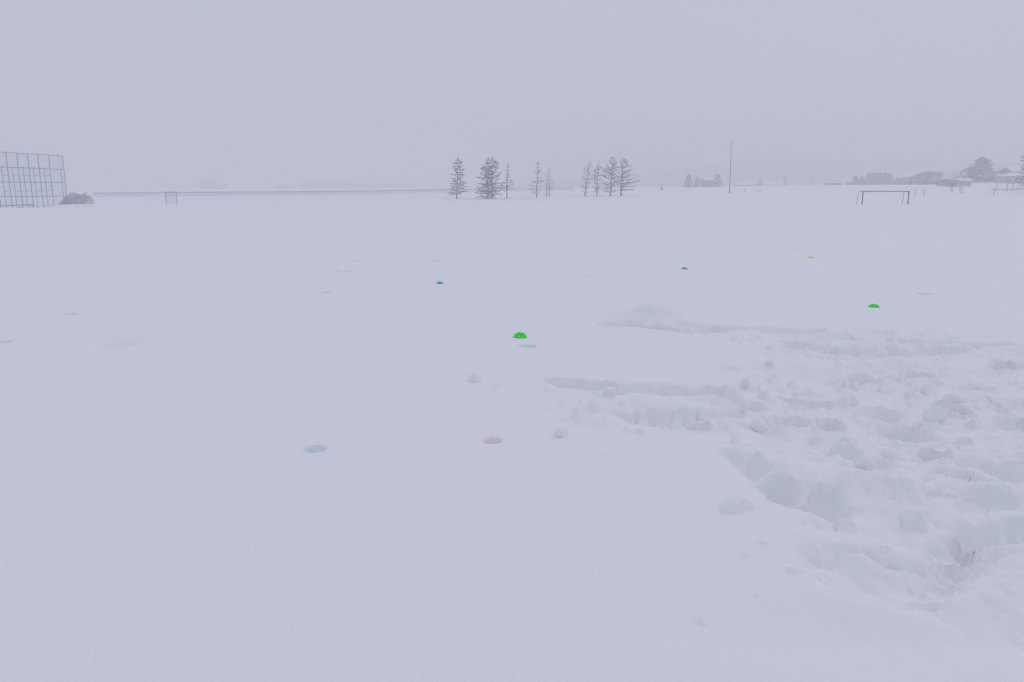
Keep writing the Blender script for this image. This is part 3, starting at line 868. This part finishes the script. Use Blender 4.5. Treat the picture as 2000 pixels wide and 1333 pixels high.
# ------------------------------------------------------------------ flagpole, red marker, utility poles
def flagpole():
    D = 170.0; x, _ = at(1425.2, D); xt, zt = at(1428.6, D, 276.5); g = surf(x, D)
    t = empty('flagpole', (x, D, g), 'tall thin grey flagpole standing alone right of the trees', 'flagpole')
    h = zt - g
    m = MB(); m.tube([(0, 0, -.4), ((xt - x) * .3, 0, h * .3), ((xt - x) * .7, 0, h * .7), (xt - x, 0, h)], [.085, .075, .06, .045], 10); m.build('mast', 'pole', t, True)
    m = MB(); m.tube([(xt - x, 0, h), (xt - x, 0, h + .05), (xt - x, 0, h + .14), (xt - x, 0, h + .16)], [.05, .09, .07, .01], 10); m.build('finial', 'pole', t, True)
    m = MB(); m.tube([(0, 0, -.3), (0, 0, .28), (0, 0, .32)], [.15, .15, .11], 10); m.build('base_sleeve', 'goal_thin', t)
    m = MB(); m.tube([(.1, -.08, .7), (xt - x + .06, -.05, h - .1)], .008, 4); m.build('halyard', 'rope', t)
    m = MB(); m.box((.09, 0, .75), (.1, .05, .16)); m.build('cleat', 'goal_thin', t)
flagpole()

def red_marker():
    D = 215.0; x, _ = at(1292.2, D); _, zt = at(1292.2, D, 357.5); g = surf(x, D)
    t = empty('marker_post', (x, D, g), 'small red post on a flared foot, left of the flagpole', 'marker post')
    h = zt - g
    m = MB(); m.tube([(0, 0, .2), (0, 0, h)], [.085, .06], 8); m.build('post', 'red', t)
    m = MB(); m.tube([(0, 0, .02), (0, 0, .16), (0, 0, .45), (0, 0, .62)], [.42, .34, .13, .08], 12); m.build('flared_foot', 'red', t, True)
    m = MB(); m.tube([(0, 0, -.25), (0, 0, .07)], [.56, .56], 14); m.build('base_disc', 'red', t)
red_marker()

def utility_pole(px, ytop, D, label, arm=True):
    x, zt = at(px, D, ytop); g = surf(x, D); h = zt - g
    t = empty('utility_pole', (x, D, g), label, 'utility pole', 'far utility poles')
    m = MB(); m.tube([(0, 0, -.5), (0, 0, h)], [.19, .12], 8); m.build('pole', 'pole', t)
    if arm:
        for k, z in enumerate((h - .5, h - 1.3)):
            m = MB(); m.box((0, -.15, z), (1.7 - .3 * k, .1, .12)); m.build('crossarm', 'pole', t)
        for s in (-.7, 0, .7):
            m = MB(); m.tube([(s, -.15, h - .44), (s, -.15, h - .28)], [.06, .04], 6); m.build('insulator', 'frame', t)
utility_pole(1534.5, 344, 315, 'thin utility pole right of the faint snowy roofs')
utility_pole(812, 345, 640, 'very faint utility pole left of the leftmost spruce')
utility_pole(1367, 348, 335, 'faint pole between the far conifer and the small house', False)

# ------------------------------------------------------------------ far conifers, hedges, shrubs
def far_conifer(px, ytop, D, half, label, seed, snowy=.2, shape=1.0, dens=1.0, name='conifer_tree', group='far conifers in the haze'):
    rr = random.Random(seed)
    x, zt = at(px, D, ytop); g = surf(x, D); h = zt - g
    t = empty(name, (x, D, g), label, 'tree', group)
    m = MB(); m.tube([(0, 0, -.4), (0, 0, h * .5), (0, 0, h * .95)], [h * .026, h * .016, .02], 7); m.build('trunk', 'bark', t)
    m = MB()
    n = int(900 * dens)
    for i in range(n):
        f = rr.random() ** 1.25
        lobes = 1 + .18 * math.sin(f * 40 + seed)
        R = half * ((1 - f) ** shape) * lobes + .12
        if f < .06: R *= .75
        a = rr.uniform(0, 6.283); R2 = R * (1 + .16 * math.sin(3 * a + f * 14 + seed) + .1 * math.sin(5 * a - f * 23))
        r = R2 * rr.uniform(.35, 1.0) ** .5
        p = Vector((r * math.cos(a), r * math.sin(a), h * (.03 + .96 * f)))
        d = Vector((math.cos(a), math.sin(a), rr.uniform(-.55, .05))); L = h * .055 * rr.uniform(.6, 1.5) + .12
        s = Vector((-math.sin(a), math.cos(a), rr.uniform(-.3, .3))) * L * .42; up = Vector((0, 0, L * .22))
        m.add([p - s, p + d * L, p + s, p + d * L * .3 + up], [(0, 1, 3), (1, 2, 3), (2, 0, 3), (0, 2, 1)], 1 if rr.random() < snowy else 0)
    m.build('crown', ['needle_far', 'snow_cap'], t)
far_conifer(1345.5, 340, 330, 1.9, 'faint pointed conifer far behind, between the red post and the flagpole', 31, .25, .8)
far_conifer(1402, 341, 325, 2.3, 'faint broad conifer behind the small house left of the flagpole', 32, .3, .7)
far_conifer(1485, 350.5, 420, 2.0, 'faint low conifer among the snowy roofs right of the flagpole', 33, .35, .7)
far_conifer(1672, 342.5, 335, 1.35, 'narrow pointed conifer at the left end of the hedge', 34, .15, .62)
far_conifer(1683.5, 344.5, 337, 1.2, 'second narrow conifer in the hedge before the lilac house', 35, .15, .7)
far_conifer(1920, 307, 268, 4.9, 'large broad snow-flecked conifer dominating the right background', 36, .17, .58, 2.6)
far_conifer(1888, 329, 300, 3.6, 'fainter round tree behind the left side of the large conifer', 37, .3, .5, 1.2)
far_conifer(1952, 331, 310, 3.2, 'faint tree behind the right side of the large conifer', 38, .35, .5, 1.0)
spruce(2003, 2005, 290, 205, 'dark near pine cut by the right picture edge', [(.1, .6), (.2, 1.6), (.35, 2.2), (.5, 1.7), (.72, 1.6), (.85, .9), (1, .1)], [(.1, .6), (.2, 1.6), (.35, 2.2), (.5, 2), (.85, .9), (1, .1)], 2.8, (-12, 8), 41, .17, .02, .12, 30, 'pine at the right edge', name='pine_tree')

def bare_tree(px, ytop, D, half, label, seed, stems=7, name='bare_shrub', cat='shrub', group='bare shrubs', r0=.04, matn='twig'):
    rr = random.Random(seed)
    x, zt = at(px, D, ytop); g = surf(x, D); h = zt - g
    t = empty(name, (x, D, g), label, cat, group)
    m = MB(); tw = MB()
    for i in range(stems):
        a = rr.uniform(0, 6.283); tilt = rr.uniform(.1, 1.0)
        p = Vector((rr.uniform(-.15, .15), rr.uniform(-.15, .15), -.3)); pts = [p]
        for k in range(1, 5):
            f = k / 4
            pts.append(Vector((math.cos(a) * half * tilt * f ** 1.2 + rr.uniform(-.08, .08) * half, math.sin(a) * half * tilt * f ** 1.2, h * f * (1.05 - .35 * tilt))))
        pts[0] = Vector((pts[1].x * .5, pts[1].y * .5, -.3)); m.tube(pts, [r0, r0 * .8, r0 * .6, r0 * .4, r0 * .15], 5)
        for q in range(9):
            k = rr.randint(1, 3); b = pts[k].lerp(pts[k + 1], rr.random())
            d = Vector((rr.uniform(-1, 1), rr.uniform(-1, 1), rr.uniform(.2, 1.3))).normalized() * h * rr.uniform(.12, .3)
            tw.tube([b, b + d * .5 + Vector((rr.uniform(-.05, .05), 0, 0)) * h, b + d], [r0 * .35, r0 * .25, r0 * .1], 3)
    m.build('stem', matn, t); tw.build('twigs', matn, t)
bare_tree(1862, 350, 200, 1.6, 'bare shrub in front of the small red house', 51, 8, r0=.03)
bare_tree(1880, 356, 196, 2.0, 'bare shrub leaning right of the small red house', 52, 7, r0=.035)
bare_tree(1788, 367, 175, .8, 'thin dry twigs on the bank above the nearer goal, right side', 53, 5, r0=.02)
bare_tree(1806, 367.5, 176, .7, 'thin dry twigs between the goal and the red house', 54, 5, r0=.02)
bare_tree(1455, 367, 178, .9, 'tuft of dry weeds in the snow right of the flagpole', 55, 9, 'dry_weed', 'weed', 'dry weeds in the snow', .012, 'weed')
bare_tree(1484, 369.5, 178, 1.1, 'second tuft of dry weeds farther right of the flagpole', 56, 9, 'dry_weed', 'weed', 'dry weeds in the snow', .012, 'weed')
for i, (px, yt, D, hw, lab) in enumerate([(1360, 343, 345, 3.0, 'hazy bare tree right of the faint pointed conifer'), (1905, 322, 330, 3.4, 'hazy bare tree left behind the large conifer'), (1838, 330, 340, 3.6, 'hazy bare tree behind the arched barn'),
                                         (1868, 327, 345, 3.4, 'hazy bare tree behind the small red house'), (1968, 322, 335, 4.0, 'hazy bare tree behind the snowy-roofed hut')]):
    bare_tree(px, yt, D, hw, lab, 60 + i, 9, 'bare_tree', 'tree', 'hazy bare trees', .07)

def hedge(px0, px1, yt, D, label, seed, name='hedge'):
    rr = random.Random(seed)
    x0, _ = at(px0, D); x1, zt = at(px1, D, yt); cx = (x0 + x1) / 2; g = surf(cx, D); h = max(.6, zt - g); w = x1 - x0
    t = empty(name, (cx, D, g), label, 'hedge' if name == 'hedge' else 'shrub', 'hedges and shrubs by the far houses')
    m = MB()
    for i in range(int(60 + w * 55)):
        u = rr.uniform(-1, 1); top = h * (1 - .35 * abs(u) ** 3) * (1 + .2 * math.sin(u * 9 + seed) + .12 * math.sin(u * 23))
        z = top * rr.random() ** .6; y_ = rr.uniform(-.8, .8)
        p = Vector((u * w / 2, y_, z)); L = rr.uniform(.18, .42)
        d = Vector((rr.uniform(-1, 1), rr.uniform(-1, 1), rr.uniform(-.2, .8))).normalized(); s = d.orthogonal().normalized() * L * .5
        m.add([p - s, p + d * L, p + s, p + d * L * .4 + d.cross(s)], [(0, 1, 3), (1, 2, 3), (2, 0, 3), (0, 2, 1)], 1 if rr.random() < .3 else 0)
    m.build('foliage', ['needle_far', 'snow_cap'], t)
    m = MB()
    for k in range(max(3, int(w))): 
        xx = -w / 2 + w * (k + .5) / max(3, int(w)); m.tube([(xx, 0, -.3), (xx, 0, h * .6)], [.05, .02], 5)
    m.build('stem', 'bark', t)
hedge(1684, 1714, 353, 338, 'low snow-dusted hedge between the narrow conifers and the lilac house', 71)
hedge(1716, 1738, 355, 336, 'snowy shrubs under the wall of the lilac house', 72)
hedge(1740, 1752, 353.5, 338, 'small drooping shrub right of the lilac house', 73, 'low_shrub')
hedge(1806, 1832, 355, 262, 'snow-laden shrubs before the arched barn', 74, 'low_shrub')
hedge(1354, 1370, 353, 334, 'faint hedge between the far conifer and the small house', 75)
hedge(1652, 1662, 358.5, 330, 'tiny dark shrub left of the narrow conifer', 76, 'low_shrub')
hedge(1940, 1958, 346, 300, 'hazy bushes at the right foot of the large conifer', 77, 'low_shrub')

# ------------------------------------------------------------------ far houses
def house(px0, px1, yeave, yridge, D, label, wall='wall_grey', roof='roof', depth=6.0, kind='side', snow=True, wins=3, rz=0.0, name='house', chimney=True, group='far houses in the haze', ridge=1.0):
    x0, _ = at(px0, D); x1, ze = at(px1, D, yeave); _, zr = at(px1, D, yridge)
    cx = (x0 + x1) / 2; w = x1 - x0
    g = surf(cx, D); he = max(.8, ze - g); hr = max(zr - g, he + .4)
    t = empty(name, (cx, D + depth / 2, g), label, 'house' if name != 'shed' else 'shed', group, rz)
    d2 = depth / 2
    m = MB()
    if kind == 'side':                                  # ridge runs across the view
        vs = [(-w / 2, -d2, -.6), (w / 2, -d2, -.6), (w / 2, d2, -.6), (-w / 2, d2, -.6), (-w / 2, -d2, he), (w / 2, -d2, he), (w / 2, d2, he), (-w / 2, d2, he), (-w / 2 * ridge, 0, hr - .12), (w / 2 * ridge, 0, hr - .12)]
        m.add(vs, [(0, 1, 5, 4), (1, 2, 6, 9, 5), (2, 3, 7, 6), (3, 0, 4, 8, 7), (4, 5, 9, 8), (6, 7, 8, 9), (0, 3, 2, 1)])
    else:                                               # gable faces the view
        m.prism([(-w / 2, -.6), (w / 2, -.6), (w / 2, he), (0, hr - .12), (-w / 2, he)], -d2, d2)
    m.build('wall', wall, t)
    def slab(lift, th, grow, nm, mt, par):
        m = MB(); o = .35 + grow
        if kind == 'side':
            k = (hr - he) / d2
            e = w / 2 * ridge + o * (1 if ridge > .9 else .2)
            for s in (-1, 1):
                a = [(-w / 2 - o, s * (d2 + o), he - k * o + lift), (w / 2 + o, s * (d2 + o), he - k * o + lift), (e, 0, hr + lift), (-e, 0, hr + lift)]
                b = [(x, y, z + th) for x, y, z in a]
                m.add(a + b, [(0, 1, 2, 3), (7, 6, 5, 4), (0, 4, 5, 1), (1, 5, 6, 2), (2, 6, 7, 3), (3, 7, 4, 0)])
        else:
            k = (hr - he) / (w / 2)
            for s in (-1, 1):
                m.prism([(s * (w / 2 + o), he - k * o + lift), (0, hr + lift), (0, hr + lift + th), (s * (w / 2 + o), he - k * o + lift + th)], -d2 - o, d2 + o)
        return m.build(nm, mt, par)
    rf = slab(0.0, .12, 0, 'roof', roof, t)
    if snow: slab(.14, .38, -.03, 'roof_snow', 'snow_cap', rf)
    if chimney:
        m = MB(); m.box((w * .3, .3, hr + .5), (.45, .45, 1.3)); m.build('chimney', 'wall_grey', rf)
    for i in range(wins):
        xx = -w / 2 + w * (i + .5) / wins; zz = min(he * .62, he - .7)
        if zz < .4: zz = he * .5
        hh = min(1.1, he * .5)
        m = MB(); m.box((xx, -d2 - .02, zz), (1.2, .10, hh)); wd = m.build('window', 'frame', t)
        m = MB(); m.box((xx - .28, -d2 - .05, zz), (.46, .07, hh - .18)); m.build('pane', 'glass', wd)
        m = MB(); m.box((xx + .28, -d2 - .05, zz), (.46, .07, hh - .18)); m.build('pane', 'glass', wd)
    if he > 2.0 and w > 5 and name != 'shed':
        m = MB(); m.box((w * .02 + .9, -d2 - .03, .75), (.9, .1, 2.0)); dr = m.build('door', 'wall_red', t)
        m = MB(); m.tube([(w * .02 + 1.2, -d2 - .1, .8), (w * .02 + 1.2, -d2 - .1, .95)], .03, 5); m.build('handle', 'steel', dr)
    return t

house(1701, 1744, 351, 338.5, 350, 'lilac-blue house with a broad roof behind the hedge', 'wall_blue', 'wall_blue', 7, snow=False, wins=4)
house(1377, 1398, 353.5, 349, 332, 'small faint house with a snowy roof left of the flagpole', 'wall_grey', depth=6, wins=2)
house(1438, 1478, 361.5, 358, 470, 'faint low house under a snowy roof right of the flagpole', 'wall_grey', depth=6, wins=3, chimney=False)
house(1482, 1528, 362, 357, 450, 'faint second low snowy roof beside the utility pole', 'wall_grey', depth=6, wins=3)
house(1452, 1466, 355.5, 352.5, 560, 'faintest small roof behind the low snowy roofs', 'wall_grey', depth=5, wins=1, chimney=False)
house(1846, 1869, 357, 350.5, 222, 'small red-brown house with a hipped roof behind the bare shrub', 'wall_red', 'wall_red', 5, ridge=.35, snow=False, wins=2, chimney=False)
house(1876, 1898, 354.5, 352, 226, 'low grey shed half drifted over, right of the red house', 'wall_tan', 'wall_tan', 4, wins=0, name='shed', chimney=False)
# far left, all but lost
house(336, 352, 363.5, 360.5, 820, 'faintest small house above the left part of the fence', 'wall_grey', depth=6, wins=1, chimney=False)
house(390, 420, 353, 347.5, 760, 'faint gabled barn with a snowy roof above the fence, left', 'wall_grey', depth=8, kind='gable', wins=1, chimney=False)
house(418, 440, 361.5, 359, 762, 'faint low annexe right of the faint left barn', 'wall_grey', depth=6, wins=2, chimney=False)
house(536, 574, 363, 354, 800, 'faint long house above the middle of the fence', 'wall_grey', depth=7, wins=3, chimney=False)
house(584, 646, 358, 354, 860, 'faint long grey building above the middle of the fence', 'wall_grey', depth=8, wins=6, chimney=False, snow=False)
house(652, 690, 355, 349.5, 760, 'faint taller house left of the leftmost spruce, above the fence', 'wall_pink', depth=7, wins=3)
house(692, 734, 359.5, 355, 790, 'faint house joined to the taller one above the fence', 'wall_grey', depth=7, wins=3, chimney=False)
house(740, 800, 358.5, 353.5, 840, 'faint long snowy-roofed building next to the far utility pole', 'wall_grey', depth=8, wins=5, chimney=False)

def barn():
    D = 272.0
    x0, _ = at(1766, D); x1, _ = at(1822, D); g = surf((x0 + x1) / 2, D)
    t = empty('barn', (x0, D, g), 'large grey barn with a curved sloping roof and square annexe', 'barn')
    def q(px, py): x, z = at(px, D, py); return (x - x0, z - g)
    prof = [q(1766, 366), q(1766, 361), q(1772, 353), q(1778, 347.5), q(1786, 344), q(1800, 339.5), q(1812, 336.5), q(1820, 336), q(1826, 338), q(1826, 366)]
    m = MB(); m.prism(prof, 0, 9); m.build('wall', 'wall_grey', t)
    up = prof[1:-1]; m = MB()
    ring = [(x, z + .04) for x, z in up] + [(x, z + .42) for x, z in reversed(up)]
    for a, b in zip(up[:-1], up[1:]):
        m.prism([(a[0], a[1] + .03), (b[0], b[1] + .03), (b[0], b[1] + .15), (a[0], a[1] + .15)], -.4, 9.4)
    rf = m.build('roof', 'roof', t)
    m = MB()
    for a, b in zip(up[2:-1], up[3:]):
        m.prism([(a[0], a[1] + .16), (b[0], b[1] + .16), (b[0], b[1] + .42), (a[0], a[1] + .42)], .6, 9.3)
    m.build('roof_snow', 'snow_cap', rf)
    a0, a1 = q(1817, 336.5), q(1838, 336.5); lo = q(1838, 366)[1]; mid = q(1838, 345)[1]
    m = MB(); m.prism([(a0[0], lo), (a1[0] + .4, lo), (a1[0] + .2, mid), (a0[0], mid)], -.9, 7); m.build('annexe_wall', 'wall_pink', t)
    m = MB(); m.prism([(a0[0], mid + .01), (a1[0] + .3, mid + .01), (a1[0], a1[1]), (a0[0], a1[1])], -1.1, 7.2); m.build('annexe_upper_wall', 'wall_grey', t)
    m = MB(); m.prism([(a0[0] - .1, a1[1] + .01), (a1[0] + .15, a1[1] + .01), (a1[0] + .1, a1[1] + .28), (a0[0], a1[1] + .28)], -1.2, 7.3); m.build('annexe_snow', 'snow_cap', t)
    for u, v, w, h in ((1779, 356, 1.3, 1.0), (1792, 356, 1.3, 1.0), (1804, 356, 1.3, 1.0), (1796, 347, 1.1, .9)):
        x, z = q(u, v); m = MB(); m.box((x, -.02, z), (w, .12, h)); wd = m.build('window', 'frame', t)
        m = MB(); m.box((x, -.06, z), (w - .2, .08, h - .2)); m.build('pane', 'glass', wd)
    for u, v in ((1823, 341), (1831, 341), (1828, 351)):
        x, z = q(u, v); m = MB(); m.box((x, -1.1 if v < 346 else -.91, z), (1.0, .14, .8)); wd = m.build('window', 'frame', t)
        m = MB(); m.box((x, -1.16 if v < 346 else -.97, z), (.8, .08, .6)); m.build('pane', 'glass', wd)
    x, z = q(1814, 358); m = MB(); m.box((x, -.03, z), (2.0, .1, 2.4)); dr = m.build('door', 'roof', t)
    m = MB(); m.tube([(x + .7, -.1, z), (x + .7, -.1, z + .2)], .03, 5); m.build('handle', 'steel', dr)
barn()

def hut():
    D = 252.0
    x0, _ = at(1962, D); x1, _ = at(2030, D); g = surf(x0 + 2, D)
    t = empty('hut', ((x0 + x1) / 2, D + 3, g), 'pale hut with a thick snowy hipped roof at the right edge', 'hut')
    w = x1 - x0; _, ze = at(1970, D, 345.5); _, zr = at(1970, D, 339.5); he = ze - g; hr = zr - g
    m = MB(); m.box((0, 0, he / 2 - .3), (w - .8, 5.4, he + .6)); m.build('wall', 'wall_tan', t)
    def hip(z0, z1, o, nm, mt, par):
        m = MB(); a = w / 2 + o; b = 3 + o
        vs = [(-a, -b, z0), (a, -b, z0), (a, b, z0), (-a, b, z0), (-a + 3.4, -.2, z1), (a - 3.4, -.2, z1), (a - 3.4, .2, z1), (-a + 3.4, .2, z1)]
        m.add(vs, [(3, 2, 1, 0), (4, 5, 6, 7), (0, 1, 5, 4), (1, 2, 6, 5), (2, 3, 7, 6), (3, 0, 4, 7)])
        return m.build(nm, mt, par)
    rf = hip(he, hr - .3, .3, 'roof', 'roof', t)
    hip(he + .16, hr + .35, .24, 'roof_snow', 'snow_cap', rf)
    for k in range(5):
        xx = -w / 2 + 1.2 + k * 2.2
        m = MB(); m.box((xx, -2.72, he * .5), (1.5, .1, 1.0)); wd = m.build('window', 'frame', t)
        m = MB(); m.box((xx, -2.77, he * .5), (1.3, .06, .8)); m.build('pane', 'glass', wd)
    for s in (-1, 1):
        m = MB(); m.box((s * (w / 2 - .05), -3.0, he / 2 - .2), (.16, .16, he + .4)); m.build('porch_post', 'wall_grey', t)
hut()
house(1974, 2040, 336, 329, 262, 'snow-roofed house behind the pale hut at the right edge', 'wall_grey', 'roof', 7, wins=4)

def low_cover():
    D = 330.0; x0, _ = at(1612, D); x1, _ = at(1640, D); cx = (x0 + x1) / 2; w = x1 - x0; g = surf(cx, D); _, zt = at(1626, D, 358)
    h = max(.7, zt - g)
    t = empty('covered_stack', (cx, D, g), 'low blue sheeted stack under snow left of the narrow conifers', 'stack')
    m = MB(); m.prism([(-w / 2, -.4), (w / 2, -.4), (w / 2 - .1, h * .8), (w * .3, h), (-w * .3, h), (-w / 2 + .1, h * .8)], -1.2, 1.2); m.build('sheet', 'bluecover', t)
    m = MB(); m.prism([(-w / 2 + .1, h * .8 + .02), (-w * .3, h + .02), (w * .3, h + .02), (w / 2 - .1, h * .8 + .02), (w * .3, h + .42), (0, h + .5), (-w * .3, h + .42)], -1.15, 1.15); m.build('snow_cover', 'snow_cap', t)
low_cover()

def tripod_marker():
    D = 318.0; x, zt = at(1583.5, D, 346); g = surf(x, D); h = zt - g
    t = empty('tripod_frame', (x, D, g), 'faint narrow tripod frame standing left of the blue stack', 'tripod')
    for a in (0, 2.1, 4.2):
        m = MB(); m.tube([(.7 * math.cos(a), .7 * math.sin(a), -.3), (.05 * math.cos(a), .05 * math.sin(a), h)], .05, 5); m.build('leg', 'wall_grey', t)
    m = MB(); m.tube([(-.45, 0, h * .35), (.45, 0, h * .35)], .04, 5); m.build('brace', 'wall_grey', t)
tripod_marker()

# climbing frame behind the farther goal
def climbing_frame():
    D = 212.0
    def q(px, py, dd=0.0): x, z = at(px, D + dd, py); return Vector((x, D + dd, z))
    x0, _ = at(1945, D); g = surf(x0, D); o = Vector((x0, D, g))
    t = empty('climbing_frame', o, 'thin steel climbing frame with arched rail behind the farther goal', 'climbing frame')
    for px, yt, r in ((1948, 357, .05), (1969, 356.5, .11), (1980, 356, .09), (1989, 357, .05), (1993.5, 357, .06), (2006, 357, .09), (2020, 357, .06)):
        p = q(px, yt) - o; gz = surf(p.x + o.x, D) - o.z
        m = MB(); m.tube([(p.x - .12, 0, gz - .4), (p.x, 0, p.z)], r, 7); m.build('post', 'goal_thin', t)
    m = MB(); m.tube([q(1948, 357) - o, q(1946, 354) - o, q(1943, 352.2) - o, q(1954, 351.8) - o, q(1963, 352.2) - o, q(1967, 354) - o, q(1969, 356.6) - o], .05, 6); m.build('arched_rail', 'goal_thin', t)
    m = MB(); m.tube([q(1968, 357.3) - o, q(2022, 357.3) - o], .055, 6); m.build('top_rail', 'goal_thin', t)
    m = MB(); m.tube([q(1969, 358, 3) - o, q(2022, 358, 3) - o], .05, 6); m.build('rear_rail', 'goal_thin', t)
climbing_frame()

# ------------------------------------------------------------------ the air: falling snow hides the distance
bm = bmesh.new()
X0, X1, Y0, Y1, Z0, Z1 = -3200, 3200, -450, 3650, -60, 75
vs = [bm.verts.new(p) for p in [(X0, Y0, Z0), (X1, Y0, Z0), (X1, Y1, Z0), (X0, Y1, Z0), (X0, Y0, Z1), (X1, Y0, Z1), (X1, Y1, Z1), (X0, Y1, Z1)]]
for f in [(3, 2, 1, 0), (4, 5, 6, 7), (0, 1, 5, 4), (1, 2, 6, 5), (2, 3, 7, 6), (3, 0, 4, 7)]: bm.faces.new([vs[i] for i in f])
me = bpy.data.meshes.new('haze'); bm.to_mesh(me); bm.free()
hz = link(bpy.data.objects.new('haze', me))
hm = bpy.data.materials.new('haze'); hm.use_nodes = True
n, l = hm.node_tree.nodes, hm.node_tree.links
n.clear()
o_ = n.new('ShaderNodeOutputMaterial'); pv = n.new('ShaderNodeVolumePrincipled')
pv.inputs['Color'].default_value = (.99, .99, .992, 1)
pv.inputs['Density'].default_value = HAZE_DENSITY
l.new(pv.outputs['Volume'], o_.inputs['Volume'])
me.materials.append(hm)
tag(hz, 'pale veil of falling snow over the whole field', 'haze', kind='stuff')
rs = np.random.RandomState(77)
NF = 9000
fy = 2.6 + 42 * rs.rand(NF) ** 1.4
fx = (rs.rand(NF) * 2 - 1) * (fy * .85 + 1.5)
fz = rs.rand(NF) * (2.4 + fy * .45) + .06
fs_ = .0012 + .0022 * rs.rand(NF) ** 2 * np.minimum(1, fy / 5)
tet = np.array([(1, 0, -.5), (-.6, .9, -.2), (-.5, -.8, -.4), (.1, .1, .8), (0, 0, -.9)]) * 1.0
V = np.stack([fx, fy, fz], -1)[:, None, :] + tet[None] * fs_[:, None, None] * (1 + .5 * rs.rand(NF, 5, 1))
F = (np.arange(NF) * 5)[:, None, None] + np.array([(0, 1, 3), (1, 2, 3), (2, 0, 3), (1, 0, 4), (2, 1, 4), (0, 2, 4)])[None]
me = bpy.data.meshes.new('falling_snow')
me.from_pydata(V.reshape(-1, 3).tolist(), [], F.reshape(-1, 3).tolist())
me.materials.append(M['snow_cap'])
tag(link(bpy.data.objects.new('falling_snow', me)), 'fine snowflakes drifting down through the air', 'snow', kind='stuff')
print('grid', nr, nc, len(quads))
